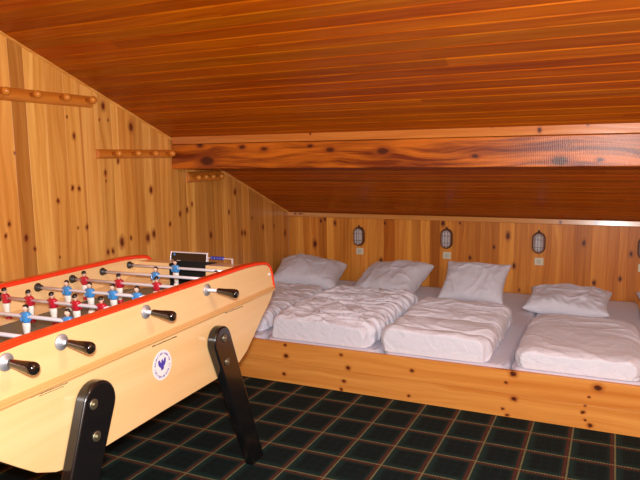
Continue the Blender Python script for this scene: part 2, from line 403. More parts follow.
# left wall (grain vertical)
front = cuts_from([(YN, 1.0)], 2.03, 5)
left = [(2.03, (1.02, 1.0, .95)), (2.14, (1.06, 1.02, 1.0)), (2.265, (.78, .70, .62)), (2.352, (1.10, 1.14, 1.15)), (2.475, (.97, .92, .85)),
        (2.60, (1.04, 1.02, .97)), (2.705, (.93, .86, .78)), (2.725, (1.06, 1.06, 1.08)), (2.845, (.97, .95, .92)), (2.955, (1.12, 1.16, 1.2)), (3.01, (.98, .92, .84)),
        (3.135, (.90, .84, .76)), (3.225, (1.05, 1.07, 1.08)), (3.30, (.95, .90, .85)), (3.385, (1.02, .98, .92)), (3.48, (.93, .87, .8)),
        (3.575, (.88, .82, .75)), (3.66, (1.06, 1.06, 1.05)), (3.76, (.86, .80, .74)), (3.90, (.82, .76, .70)), (4.0, (.90, .84, .76)), (4.105, (1.05, 1.04, 1.0)),
        (4.17, (.95, .90, .85)), (4.30, (.82, .74, .68)), (4.39, (1.0, .94, .86)), (4.50, (.80, .72, .66)), (4.66, (.85, .77, .68)), (4.74, (.95, .9, .85)), (4.88, (.84, .76, .68)), (5.0, (.9, .83, .75)), (5.10, (.82, .74, .68))]
planks('wall_left', front+cuts_from(left, YB, 3), lambda a: (0.0, cz(a)+.012), lambda x, y, d: (XL-d, x, y), M_wl, groove=0.0006, ch=0.0008, seed=2)
back = [(XL, (.95, .95, .9)), (-2.66, (1.12, 1.2, 1.3)), (-2.585, (.95, .9, .85)), (-2.52, (1.04, 1.02, 1)), (-2.43, (.86, .80, .74)), (-2.345, (1.16, 1.22, 1.25)),
        (-2.27, (.95, .93, .9)), (-2.19, (.9, .86, .8)), (-2.105, (1.0, .98, .95)), (-2.02, (1.1, 1.1, 1.1)), (-1.94, (1.05, 1.08, 1.1)), (-1.865, (.95, .92, .88)),
        (-1.80, (.78, .62, .45)), (-1.70, (1.0, .97, .95)), (-1.60, (1.08, 1.12, 1.1)), (-1.545, (.88, .84, .8)), (-1.47, (1.05, 1.05, 1.05)), (-1.39, (.76, .66, .56)),
        (-1.305, (1.02, 1.0, .95)), (-1.20, (.90, .82, .75)), (-1.08, (.84, .76, .66)), (-.97, (.9, .85, .8)), (-.87, (.82, .74, .66)), (-.815, (1.08, 1.1, 1.1)), (-.70, (.96, .92, .86)),
        (-.60, (.98, .93, .85)), (-.48, (.92, .84, .75)), (-.42, (1.04, 1.04, 1)), (-.34, (.92, .84, .75)), (-.25, (.86, .77, .68)), (-.13, (1.0, .95, .9)), (-.02, (.90, .8, .7)), (.06, (.98, .92, .85)), (.12, (.84, .72, .62))]
planks('wall_back', cuts_from(back, XR, 8), lambda a: (0.0, ZK+.01), lambda x, y, d: (x, YB+d, y), M_wb, groove=0.0012, ch=0.0012, seed=4)
planks('wall_right', cuts_from([(YN, 1.0)], YB, 11), lambda a: (0.0, cz(a)+.012), lambda x, y, d: (XR+d, x, y), M_wo, seed=6)
planks('wall_front', cuts_from([(XL, 1.0)], XR, 12), lambda a: (0.0, cz(YN)+.012), lambda x, y, d: (x, YN-d, y), M_wo, seed=7)

# sloping ceiling, boards run along X
k = math.sqrt(1+SL*SL); slen = (YB-YN)*k+.02
rnd = random.Random(21); cc = []
sc = [-0.01, .072, .152, .232, .312, .392, .472, .552, .632, .712, .792, .872, .952, 1.032, 1.112, 1.192, 1.272, 1.352, 1.432, 1.512, 1.592, 1.672, 1.762,
      1.856, 1.939, 2.015, 2.116, 2.197, 2.273, 2.354, 2.431, 2.508, 2.579, 2.670, 2.755, 2.826]
a = 2.826
while a < slen-.1: a += 0.08; sc.append(a)
sc[-1] = slen
for i in range(len(sc)-1):
    kk = rnd.uniform(.94, 1.06); cc.append((sc[i], sc[i+1], (kk, kk*rnd.uniform(.90, 1.10), kk)))
def jn(a, r):
    n = r.choice([1, 1, 2]); return sorted(r.uniform(.12, .92) for _ in range(n))
planks('ceiling', cc, lambda a: (XL-.06, XR+.06), lambda a_, x, d: (x, YB-a_/k+d*SL/k, ZK+a_*SL/k+d/k), M_ceil, groove=0.006, ch=0.006, seed=9, joints=jn)

# trims
bm = bmesh.new(); L_ = 0.010
v = []
for y in (YN, YB):
    v.append([bm.verts.new((XL+dx, y, cz(y)+dz)) for dx, dz in ((0, 0), (L_, 0), (L_, -.006), (.004, -.012), (0, -.012))])
for i in range(5): bm.faces.new((v[0][i], v[0][(i+1) % 5], v[1][(i+1) % 5], v[1][i]))
bm.faces.new(v[0]); bm.faces.new(v[1][::-1])
o = struct(obj('trim_1', bm, M_wo)); set_uv(o.data, lambda c: (c.y, c.z+c.x), [0.3]*9, [(1.0, .95, .9)]*9)
bm = bmesh.new(); prism(bm, [(YB, ZK), (YB-.014, ZK-.002), (YB-.0185, ZK-.038), (YB-.016, ZK-.041), (YB, ZK-.042)], 'x', XL, XR)
o = struct(obj('trim_2', bm, M_trimw, bevel=.001)); set_uv(o.data, lambda c: (c.x, c.z))

# beam across the room
YM = 3.51
bt = thing('ceiling_beam', 'long reddish knotty wooden beam running across under the sloping ceiling', 'beam', (XL, YM, 1.292))
def subdiv_bar(name, y0, y1, z0, z1, mat, par, bev, x0=XL, x1=XR):
    bm = bmesh.new(); box(bm, x0, x1, y0, y1, z0, z1)
    o = obj(name, bm, mat, par, bevel=bev)
    set_uv(o.data, lambda c: (c.x, c.z+(c.y-y0)))
    o.location = (-par.location.x, -par.location.y, -par.location.z) if par else (0, 0, 0)
    return o
subdiv_bar('beam_timber', YM, YM+.15, 1.292, 1.456, M_beam, bt, .006)
bm = bmesh.new(); prism(bm, [(YM-.016, 1.457), (YM+.03, 1.457), (YM+.03, 1.495), (YM-.001, 1.508), (YM-.013, 1.509)], 'x', XL+.02, XR)
o = obj('moulding', bm, M_trimb, bt, loc=(-XL, -YM, -1.292), bevel=.003); set_uv(o.data, lambda c: (c.x, c.z))

# ---------------------------------------------------------------- bed platform
bp_ = thing('bed_platform', 'low knotty pine sleeping platform along the back wall', 'bed', ((XL+XR)/2, 4.2, 0))
off = (-(XL+XR)/2, -4.2, 0)
bm = bmesh.new()
box(bm, XL+.004, XR-.004, 3.26, 3.285, 0.0, 0.126); box(bm, XL+.004, XR-.004, 3.26, 3.285, 0.1265, 0.252)
o = obj('front_board', bm, M_board, bp_, loc=off, bevel=.002)
set_uv(o.data, lambda c: (c.x, c.z), [0.15]*6+[0.6]*6, [(1, .97, .95)]*6+[(.98, .92, .86)]*6)
bm = bmesh.new()
for i in range(12):
    y = 3.33+i*.158; box(bm, XL+.01, XR-.01, y, y+.12, 0.10, 0.12)
o = obj('slats', bm, M_bplain, bp_, loc=off); set_uv(o.data, lambda c: (c.x, c.y))
for x in (XL+.03, -1.2, .2, XR-.06):
    bm = bmesh.new(); box(bm, x, x+.03, 3.29, 5.18, 0, 0.10)
    o = obj('support_rail', bm, M_bplain, bp_, loc=off); set_uv(o.data, lambda c: (c.y, c.x))

def rbox_cloth(name, x0, x1, y0, y1, z0, z1, mat, parent=None, ex=0.28, ez=0.55, disp=None, nx=90, ny=110, nz=14, post=None, smooth=True, pre=0):
    """soft rounded block: superellipsoid mapping of a subdivided cube, then displacement disp(p, n) -> metres along n"""
    bm = bmesh.new(); cache = {}
    cx, cy, czz = (x0+x1)/2, (y0+y1)/2, (z0+z1)/2; hx, hy, hz = (x1-x0)/2, (y1-y0)/2, (z1-z0)/2
    def remap(u, e): return u
    def vert(i, j, l):
        key = (i, j, l)
        if key in cache: return cache[key]
        u, v, w = 2*i/nx-1, 2*j/ny-1, 2*l/nz-1
        # roundness: pull corners in
        rr = min(ex, 1)
        def soft(a, b): return 1-(1-math.sqrt(max(0, 1-(max(0, (abs(b)-(1-rr))/rr))**2*0.999)))*rr
        X = u*soft(u, v); Y = v*soft(v, u)
        # thickness profile: w shrinks the footprint near top/bottom
        s = 1-ez*hz/min(hx, hy)*(1-math.sqrt(max(0, 1-abs(w)**2*0.96)))
        edge = max(abs(u), abs(v))
        hzl = 1.0
        dn = 1.0 if w > 0 else 0.15
        cv = (1-math.sqrt(max(0, 1-abs(w)**3*.97)))*2*dn*ez*hz
        bx, by = 1-cv/hx, 1-cv/hy
        p = Vector((cx+X*hx*bx, cy+Y*hy*by, czz+w*hz))
        cache[key] = bm.verts.new(p); return cache[key]
    def quad(a, b, c, d):
        bm.faces.new((vert(*a), vert(*b), vert(*c), vert(*d)))
    for i in range(nx):
        for j in range(ny):
            quad((i, j, nz), (i+1, j, nz), (i+1, j+1, nz), (i, j+1, nz)); quad((i, j, 0), (i, j+1, 0), (i+1, j+1, 0), (i+1, j, 0))
    for i in range(nx):
        for l in range(nz):
            quad((i, 0, l), (i+1, 0, l), (i+1, 0, l+1), (i, 0, l+1)); quad((i, ny, l), (i, ny, l+1), (i+1, ny, l+1), (i+1, ny, l))
    for j in range(ny):
        for l in range(nz):
            quad((0, j, l), (0, j, l+1), (0, j+1, l+1), (0, j+1, l)); quad((nx, j, l), (nx, j+1, l), (nx, j+1, l+1), (nx, j, l+1))
    bmesh.ops.recalc_face_normals(bm, faces=bm.faces)
    if pre:
        for _ in range(pre): bmesh.ops.smooth_vert(bm, verts=bm.verts, factor=0.5, use_axis_x=True, use_axis_y=True, use_axis_z=True)
    bm.normal_update()
    if disp:
        mv = [(v, v.co + v.normal*disp(v.co, v.normal)) for v in bm.verts]
        for v, c in mv: v.co = c
    if post:
        for v in bm.verts: v.co = post(v.co.copy())
    return obj(name, bm, mat, parent, smooth=smooth, recalc=False)

def fb(p, o=3): return noise.fractal(p, 1.0, 2.0, o)
def ridge(p): return 1-abs(noise.noise(p))*2

# mattresses side by side
MB = [XL+.012, -1.935, -1.165, -0.455, 0.215, 0.945, XR-.012]
mlabels = ['leftmost mattress of the row, half hidden by the football table', 'mattress with lilac-white sheet second from the left wall, under the heavily creased duvet',
           'mattress with lilac-white sheet under the duvet folded in layers', 'mattress with lilac-white sheet under the smooth flat duvet by the right frame edge',
           'mattress with bare lilac-white sheet cut by the right edge of the photo', None]
for i in range(5):
    x0, x1 = MB[i]+.003, MB[i+1]-.003
    def dm(p, n, i=i):
        return 0.0025*fb(Vector((p.x*3, p.y*3, i*5.1)), 3) if n.z > 0.3 else 0
    o = rbox_cloth('mattress', x0, x1, 3.288, 5.165, 0.121, 0.259, M_sheet, None, ex=0.05, ez=0.10, disp=dm, nx=40, ny=70, nz=8)
    tag(o, mlabels[i], 'mattress', 'mattresses laid along the platform')

def duvet(x0, x1, y0, y1, zt, label, amp, fx, fy, seed, folds=(), zb=0.262, drop=0.0, side=0.6, skew=0.0):
    def disp(p, n):
        q = Vector((p.x*fx, p.y*fy, p.z*6+seed*7.3))
        w = Vector((fb(q*0.5+Vector((seed, 0, 0)), 2), fb(q*0.5+Vector((0, seed, 0)), 2), 0))*0.9
        a = ridge(q+w)
        a = (max(0, a)**2.2)*amp
        b = 0.010*fb(Vector((p.x*2.4, p.y*2.4, p.z*3+seed)), 2)
        fine = 0.35*amp*(ridge(q*2.1+w)-.4)
        k = 1.0 if n.z > -0.2 else 0.0
        return (a+b+fine)*k
    def post(c):
        t = (c.z-zb)/(zt-zb)
        if t > 0:
            ty = (c.y-y0)/(y1-y0)
            c.z = zb+(c.z-zb)*(1-drop*ty)
            for (P_, A_) in folds:         # folded layers, each a rounded roll with a crease behind it
                yy = c.y+0.05*(c.x-x0)-0.012*math.sin((c.x-x0)*9+seed)
                if t > .35: c.z += A_*(abs(math.sin(math.pi*(yy-y0+.085)/P_))**0.55-.7)*min(1, (t-.35)*3)
        c.x += skew*(c.y-y0)
        c.y = max(c.y, 3.289)
        if c.z < zb+.001: c.z = zb+.001+0.0
        return c
    o = rbox_cloth('duvet', x0, x1, y0, y1, zb+.001, zt, M_duvet, None, ex=0.10, ez=side, disp=disp, nx=110, ny=190, nz=16, post=post, pre=14)
    return tag(o, label, 'duvet', 'white duvets folded on the mattresses')

duvet(-2.64, -1.97, 3.36, 4.38, .365, 'white duvet farthest left, partly hidden behind the end of the football table', .012, 7, 12, 1, side=.35)
duvet(-1.885, -1.225, 3.272, 4.32, .398, 'plump white duvet covered in fine creases, in front of the second pillow from the left', .022, 5, 15, 2, side=.4, drop=.05)
duvet(-1.165, -0.555, 3.272, 4.20, .388, 'white duvet folded into stepped layers, in front of the upright pillow', .008, 4, 10, 3, folds=((.255, .040),), side=.4, drop=-.05)
duvet(-0.430, 0.170, 3.272, 4.16, .362, 'smooth flat white duvet, the one nearest the right edge of the photo', .010, 4, 5, 4, side=.8)

def pillow(w, h, t, mat, loc, rot, label, seed, wr=.006, pinch=.10, bend=0.0):
    """w along x, h along y, plump t along z"""
    bm = bmesh.new(); n = 56; V = {}
    for s in (1, -1):
        for i in range(n+1):
            for j in range(n+1):
                u, v = 2*i/n-1, 2*j/n-1
                if s == -1 and (i in (0, n) or j in (0, n)): V[(s, i, j)] = V[(1, i, j)]; continue
                e = (1-abs(u)**2.4)*(1-abs(v)**2.4)
                z = (t/2)*max(0, e)**0.42
                px = u*(w/2)*(1-pinch*(1-abs(u*u))*0-pinch*(1-v*v)*abs(u)**2*0.6)
                py = v*(h/2)*(1-pinch*(1-u*u)*abs(v)**2*0.6)
                q = Vector((px*9, py*9, seed*3.7+s))
                rr = ridge(q+Vector((fb(q*.6, 2), fb(q*.6+Vector((5, 0, 0)), 2), 0)))
                z += (wr*max(0, rr)**2*1.6+wr*.8*fb(q*.5, 2)+wr*2*fb(Vector((px*4, py*4, seed)), 2))*min(1, e*3)
                z = z*s + bend*(u*u) + 0.012*fb(Vector((px*5, py*5, seed+9)), 2)
                V[(s, i, j)] = bm.verts.new((px, py, z))
    for s in (1, -1):
        for i in range(n):
            for j in range(n):
                f = [V[(s, i, j)], V[(s, i+1, j)], V[(s, i+1, j+1)], V[(s, i, j+1)]]
                bm.faces.new(f if s == 1 else f[::-1])
    from mathutils import Euler
    Rm = Euler(rot).to_matrix(); lv = Vector(loc)
    for v in bm.verts:                       # rest on the sheet and against the walls
        q = Rm @ v.co + lv
        q.z = max(q.z, .2645+.02*(1-math.exp(min(0, (q.z-.2645))*8))*0); q.y = min(q.y, YB-.003); q.x = max(q.x, XL+.004)
        v.co = q - lv
    o = obj('pillow', bm, mat, None, loc=loc, smooth=True, recalc=False)
    return tag(o, label, 'pillow', 'white pillows at the head of the bed')
R = math.radians
pillow(.62, .46, .23, M_pillow, (-2.37, 4.84, .362), (R(20), R(4), R(12)), 'plump grey-white pillow farthest left, beside the left wall', 1, pinch=.2, bend=-.02)
pillow(.60, .48, .22, M_pillow, (-1.62, 4.83, .355), (R(24), R(-5), R(-14)), 'plump grey-white pillow second from the left, between the first two wall lamps', 2, pinch=.2, bend=-.01)
pillow(.50, .38, .15, M_pillow, (-.925, 4.76, .400), (R(42), R(0), R(-3)), 'white pillow standing upright against the back wall, third from the left', 3, pinch=.18)
pillow(.56, .44, .15, M_pillow, (-.255, 4.69, .328), (R(9), R(0), R(-2)), 'flattened white pillow lying low below the third lamp', 4, wr=.010, pinch=.14)
pillow(.56, .44, .15, M_pillow, (.47, 4.74, .335), (R(10), R(0), R(4)), 'white pillow cut off by the right edge of the photo', 5, pinch=.14)

# ---------------------------------------------------------------- wall lamps and switches
def stadium(w, h, n=10):
    r = w/2; pts = []
    for k in range(n+1): a = math.pi*k/n; pts.append((r*math.cos(a), h/2-r+r*math.sin(a)))
    for k in range(n+1): a = math.pi+math.pi*k/n; pts.append((r*math.cos(a), -h/2+r+r*math.sin(a)))
    return pts
def loft_y(bm, loops, mi=0):
    """loops: list of (pts, y)"""
    rings = [[bm.verts.new((x, y, z)) for x, z in pts] for pts, y in loops]
    for A, B in zip(rings, rings[1:]):
        for i in range(len(A)):
            f = bm.faces.new((A[i], A[(i+1) % len(A)], B[(i+1) % len(B)], B[i])); f.smooth = True; f.material_index = mi
    bm.faces.new(rings[0]).material_index = mi; bm.faces.new(rings[-1][::-1]).material_index = mi
def make_lamp(label, x, z):
    t = thing('wall_lamp', label, 'lamp', (x, YB, z), 0, 'oval wall lamps above the pillows')
    bm = bmesh.new(); loft_y(bm, [(stadium(.100, .170), 0), (stadium(.100, .170), -.022), (stadium(.090, .160), -.030)])
    obj('base', bm, M_lampb, t)
    bm = bmesh.new(); loft_y(bm, [(stadium(.078, .146), -.028), (stadium(.076, .144), -.045), (stadium(.062, .130), -.060), (stadium(.035, .100), -.068)])
    obj('glass_shade', bm, M_glass, t)
    bm = bmesh.new()
    for xx in (-.022, 0, .022):
        box(bm, xx-.002, xx+.002, -.074, -.070, -.062, .062)
        box(bm, xx-.002, xx+.002, -.074, -.030, .062, .066); box(bm, xx-.002, xx+.002, -.074, -.030, -.066, -.062)
    for zz in (-.03, .03):
        box(bm, -.034, .034, -.0745, -.0705, zz-.002, zz+.002)
        box(bm, -.038, -.034, -.0745, -.028, zz-.002, zz+.002); box(bm, .034, .038, -.0745, -.028, zz-.002, zz+.002)
    obj('guard', bm, M_cage, t, bevel=.001)
    bm = bmesh.new(); lathe(bm, [(.084, .009), (.096, .008), (.100, .005)], 'z', 12, (0, -.014, 0)); obj('cable_gland', bm, M_lampb, t)
    return t
ll = ['oval wall lamp with guard, leftmost, above the gap right of the first pillow', 'oval wall lamp with guard, second from the left, above the upright pillow left corner',
      'oval wall lamp with guard above the flattened fourth pillow', 'oval wall lamp with guard cut by the right edge of the photo']
l0 = make_lamp(ll[0], -2.026, .658)
for lab, x, z in ((ll[1], -1.243, .670), (ll[2], -.512, .668), (ll[3], .235, .660)):
    t = dup(l0, lab); t.location = (x, YB, z)
s0 = thing('light_switch', 'small square cream light switch below the leftmost oval lamp', 'switch', (-2.022, YB, .524), 0, 'light switches below the wall lamps')
bm = bmesh.new(); box(bm, -.034, .034, -.009, 0, -.030, .030); obj('plate', bm, M_switch, s0, bevel=.003)
bm = bmesh.new(); box(bm, -.016, .016, -.014, -.008, -.016, .016); obj('rocker', bm, M_rocker, s0, bevel=.002)
for lab, x, z in (('small square cream light switch below the second oval lamp, above the upright pillow', -1.240, .527),
                  ('small square cream light switch below the third oval lamp, above the flattened pillow', -.507, .518),
                  ('small square cream light switch at the right edge of the photo', .228, .510)):
    t = dup(s0, lab); t.location = (x, YB, z)

# ---------------------------------------------------------------- coat racks
def rack(label, y0, y1, z0, z1, pegs, pz, dep=.032):
    t = thing('coat_rack', label, 'coat rack', (XL, (y0+y1)/2, (z0+z1)/2), 0, 'wooden peg rails on the left wall')
    h = (z1-z0)/2; bm = bmesh.new(); pts = []
    for k2 in range(11):
        a = -math.pi/2+math.pi*k2/10; pts.append((dep*math.cos(a)**.7 if math.cos(a) > 1e-6 else 0, h*math.sin(a)))
    A = [bm.verts.new((x, y0-(y0+y1)/2, z)) for x, z in pts]; B = [bm.verts.new((x, y1-(y0+y1)/2, z)) for x, z in pts]
    bm.faces.new(A); bm.faces.new(B[::-1])
    for i in range(11): bm.faces.new((A[i], A[(i+1) % 11], B[(i+1) % 11], B[i]))
    o = obj('rail', bm, M_rack, t, bevel=.002); set_uv(o.data, lambda c: (c.y, c.z))
    for i, py in enumerate(pegs):
        bm = bmesh.new()
        lathe(bm, [(dep-.006, .010), (dep+.028, .009), (dep+.034, .014), (dep+.042, .0195), (dep+.052, .0205), (dep+.061, .017), (dep+.067, .009), (dep+.068, .003)], 'x', 16)
        o = obj('peg', bm, M_rack, t, loc=(0, py-(y0+y1)/2, pz-(z0+z1)/2), smooth=True); set_uv(o.data, lambda c: (c.x, c.y+c.z))
    return t
rack('long wooden peg rail at the upper left, highest on the left wall', 1.94, 2.785, 1.655, 1.722, [1.99, 2.175, 2.36, 2.55, 2.735], 1.693)
rack('wooden peg rail on the left wall just in front of the beam end', 2.815, 3.480, 1.366, 1.422, [2.925, 3.095, 3.26, 3.425], 1.396, .028)
rack('short dark wooden peg rail low behind the beam end', 3.665, 4.075, 1.190, 1.268, [3.71, 3.80, 3.89, 4.00], 1.228, .028)

# ---------------------------------------------------------------- football table
TA = R(2.1)
T = thing('football_table', 'beech football table with red rails, black legs and rods of red and blue players', 'football table', (-1.7829, 1.7250, 0), TA)
HL = 0.86
half = [(0.0, .468), (.38, .466), (.46, .467), (.52, .480), (.586, .510), (.643, .553), (.69, .590), (.735, .626), (.79, .665), (.83, .695), (.862, .735), (.851, .770), (.838, .818), (.823, .845), (.80, .860), (.765, .868), (.70, .874), (.60, .879), (0, .880)]
outline = half + [(-y, z) for y, z in half[::-1][1:-1]]
def uvtab(c): return (c.y, c.z+c.x)
def side_panel(sx):
    bm = bmesh.new(); prism(bm, outline, 'x', sx*.327, sx*.360)
    o = obj('side_panel', bm, M_body, T, bevel=.002); set_uv(o.data, uvtab)
    bm = bmesh.new()   # moulding bead
    a, b = (.360, .368)
    prof = [(a, .728), (b-.002, .729), (b, .735), (b-.001, .740), (.3615, .742), (.3615, .744), (b-.003, .746), (b-.003, .751), (a, .753)]
    A = [bm.verts.new((sx*x, -.858, z)) for x, z in prof]; B = [bm.verts.new((sx*x, .858, z)) for x, z in prof]
    bm.faces.new(A); bm.faces.new(B[::-1])
    for i in range(9): bm.faces.new((A[i], A[(i+1) % 9], B[(i+1) % 9], B[i]))
    m = obj('side_moulding', bm, M_bodyd, o); set_uv(m.data, uvtab)
    # red cap sweep
    hp = [(.60, .882), (.70, .877), (.765, .871), (.802, .863), (.826, .847), (.841, .819), (.854, .770), (.864, .737)]
    path = [(-y, z) for y, z in hp[::-1]]+hp
    bm = bmesh.new(); rings = []
    for i, (y, z) in enumerate(path):
        p0 = path[max(0, i-1)]; p1 = path[min(len(path)-1, i+1)]
        d = Vector((p1[0]-p0[0], p1[1]-p0[1])).normalized(); nn = Vector((-d.y, d.x))
        th = .011
        sec = [(.322, -.006), (.322, th-.004), (.327, th), (.359, th), (.364, th-.004), (.364, -.001)]
        rings.append([bm.verts.new((sx*x, y+nn.x*h, z+nn.y*h)) for x, h in sec])
    for A, B in zip(rings, rings[1:]):
        for i in range(6): bm.faces.new((A[i], A[(i+1) % 6], B[(i+1) % 6], B[i]))
    bm.faces.new(rings[0]); bm.faces.new(rings[-1][::-1])
    obj('red_rail', bm, M_red, o, bevel=.002)
    return o
near = side_panel(1); farp = side_panel(-1)
# corner fitting on near panel
bm = bmesh.new(); lathe(bm, [(.360, .008), (.364, .008), (.366, .005)], 'x', 12, (0, .815, .815)); obj('corner_screw', bm, M_chrome, near)
# scratches (worn varnish)
for (y0, z0, y1, z1, w) in ((-.589, .7305, -.454, .7265, .0012), (-.56, .724, -.47, .7215, .0010), (-.068, .722, .075, .7205, .0022), (.413, .7265, .563, .7225, .0018)):
    n_ = 8; bm = bmesh.new()
    for i in range(n_):
        ya = y0+(y1-y0)*i/n_; yb = y0+(y1-y0)*(i+.92)/n_
        za = z0-.004+(z1-z0)*i/n_; box(bm, .3602, .3608, ya, yb, za-w*(.5+.5*math.sin(i*1.9+1)**2), za+w*(.4+.6*math.cos(i)**2))
    obj('worn_scratch', bm, M_scr, near)
# badge: white disc, blue ring lettering and eagle
bm = bmesh.new(); lathe(bm, [(.3602, .054), (.3612, .054)], 'x', 40, (0, -.018, .637)); bd = obj('badge', bm, M_badge, T); bd['label'] = 'round white badge with a blue eagle'
bm = bmesh.new(); rb = random.Random(4)
def tri(bm, pts, x=.3616):
    A = [bm.verts.new((x, -.018+p[0], .637+p[1])) for p in pts]; B = [bm.verts.new((x-.0005, -.018+p[0], .637+p[1])) for p in pts]
    bm.faces.new(A); bm.faces.new(B[::-1]); n_ = len(pts)
    for i in range(n_): bm.faces.new((A[i], A[(i+1) % n_], B[(i+1) % n_], B[i]))
for k2 in range(34):      # lettering round the rim, too small to read
    a = 2*math.pi*k2/34
    if k2 in (0, 17): continue
    r0, r1 = .0385, .0385+.0065+.0012*rb.random(); da = .055+.03*rb.random()
    st = rb.choice(['I', 'V', 'L'])
    def P(r, t): return (r*math.cos(t), r*math.sin(t))
    tri(bm, [P(r0, a-da), P(r0, a-da+.05), P(r1, a-da+.05), P(r1, a-da)])
    if st == 'V': tri(bm, [P(r0, a+da-.05), P(r0, a+da), P(r1, a+da), P(r1, a+da-.05)])
    if st != 'I': tri(bm, [P(r0, a-da), P(r0+.0015, a-da), P(r0+.0015, a+da), P(r0, a+da)])
eag = [(0, .021), (.003, .020), (.0045, .016), (.0035, .010), (.008, .013), (.010, .021), (.014, .0235), (.0175, .020), (.018, .012), (.0165, .004), (.013, -.003), (.008, -.008),
       (.006, -.012), (.008, -.019), (.0035, -.017), (0, -.022)]
eag2 = eag + [(-y*1.12, z-.002) for y, z in eag[::-1][1:]]
tri(bm, [(y*1.15, z*.95+.002) for y, z in eag2])
obj('badge_emblem', bm, M_ink, bd)

# end boards and floor of the box
def end_board(sy):
    bm = bmesh.new()
    # slanted wall from belly to deck, following the outline, with the goal cut out of the middle
    pts = [(sy*y, z) for y, z in ((.46, .470), (.52, .483), (.586, .513), (.643, .556), (.735, .629), (.83, .698), (.852, .735), (.842, .80), (.83, .852), (.715, .858), (.715, .77), (.665, .757), (.665, .74), (.80, .735), (.72, .655), (.56, .525), (.46, .49))]
    for x0, x1 in ((-.3268, -.135), (.075, .3268)): prism(bm, pts, 'x', x0, x1)
    low = [(sy*y, z) for y, z in ((.46, .470), (.52, .483), (.586, .513), (.643, .556), (.735, .629), (.83, .698), (.852, .735), (.842, .80), (.83, .852), (.822, .852), (.815, .735), (.72, .655), (.56, .525), (.46, .49))]
    prism(bm, low, 'x', -.135, .075)
    o = obj('end_board', bm, M_body, T); set_uv(o.data, lambda c: (c.x, c.y+c.z))
    bm = bmesh.new()
    x0, x1 = -.134, .074
    ya, yb = sorted((sy*.667, sy*.820))
    box(bm, x0, x1, ya, yb, .736, .741); yc, yd = sorted((sy*.813, sy*.818)); box(bm, x0, x1, yc, yd, .741, .856)
    ya, yb = sorted((sy*.717, sy*.813))
    box(bm, x0, x0+.004, ya, yb, .741, .856); box(bm, x1-.004, x1, ya, yb, .741, .856)
    obj('goal_box', bm, M_blackm, o)
    return o
eb = end_board(1); end_board(-1)
bm = bmesh.new(); box(bm, -.3268, .3268, -.50, .50, .470, .482); o = obj('bottom_board', bm, M_body, T); set_uv(o.data, uvtab)
bm = bmesh.new(); box(bm, -.3268, .3268, -.664, .664, .742, .756); pf = obj('playfield', bm, M_field, T)
for (x0, x1, y0, y1) in ((-.326, .326, -.004, .004), (-.20, .20, .46, .467), (-.20, -.193, .46, .664), (.193, .20, .46, .664), (-.20, .20, -.467, -.46), (-.20, -.193, -.664, -.46), (.193, .20, -.664, -.46)):
    bm = bmesh.new(); box(bm, x0, x1, y0, y1, .7562, .7568); obj('pitch_line', bm, M_line, pf)
bm = bmesh.new()
for k2 in range(48):
    a0 = 2*math.pi*k2/48; a1 = 2*math.pi*(k2+1)/48
    f = [bm.verts.new((r*math.cos(a), r*math.sin(a), .7567)) for r, a in ((.095, a0), (.101, a0), (.101, a1), (.095, a1))]; bm.faces.new(f)
obj('centre_circle', bm, M_line, pf)
# wooden ramps along the sides of the pitch and raised corners
bm = bmesh.new()
for sx in (1, -1):
    prism(bm, [(sx*.3266, .7565), (sx*.255, .7568), (sx*.3266, .778)], 'y', -.66, .66)
    for sy in (1, -1):
        v = [bm.verts.new(c) for c in ((sx*.3264, sy*.663, .7566), (sx*.11, sy*.663, .7566), (sx*.3264, sy*.48, .7566), (sx*.3264, sy*.663, .792))]
        for f in ((0, 1, 3), (0, 3, 2), (1, 2, 3), (0, 2, 1)): bm.faces.new([v[i] for i in f])
o = obj('corner_ramp', bm, M_body, T); set_uv(o.data, uvtab)

# score counter with blue beads and black framed scoring box above the goal
bm = bmesh.new(); box(bm, .01, .15, .835, .838, .872, .875); box(bm, .008, .012, .832, .841, .850, .876); box(bm, .148, .152, .832, .841, .850, .876)
sw = obj('score_wire', bm, M_chrome, T)
for i in range(5):
    bm = bmesh.new(); lathe(bm, [(-.0065, .005), (-.004, .0095), (.004, .0095), (.0065, .005)], 'x', 12, (.035+i*.0155, .8365, .8735)); obj('bead', bm, M_bead, sw, smooth=False)
bm = bmesh.new()
v0 = [(-.21, .835, .852), (.0, .835, .852), (.0, .845, .892), (-.21, .845, .892)]
v = [bm.verts.new(c) for c in v0]+[bm.verts.new((c[0], c[1]+.012, c[2]-.002)) for c in v0]
for f in ((0, 1, 2, 3), (7, 6, 5, 4), (0, 4, 5, 1), (1, 5, 6, 2), (2, 6, 7, 3), (3, 7, 4, 0)): bm.faces.new([v[i] for i in f])
sb = obj('score_panel', bm, M_black, T)
bm = bmesh.new()
for (x0, x1, y0, z0, z1) in ((-.214, .004, .8435, .889, .895), (-.214, .004, .832, .848, .853)):
    box(bm, x0, x1, y0, y0+.012, z0, z1)
for x in (-.214, .0):
    prism(bm, [(.832, .848), (.842, .848), (.854, .895), (.843, .895)], 'x', x, x+.004)
obj('panel_frame', bm, M_chrome, sb, bevel=.001)
bm = bmesh.new(); lathe(bm, [(0, .006), (.003, .006), (.004, .003)], 'y', 10, (-.19, .833, .880)); bmesh.ops.scale(bm, vec=(1, -1, 1), verts=bm.verts, space=Matrix.Translation((0, -.838, 0))); obj('panel_badge', bm, M_pblue, sb)

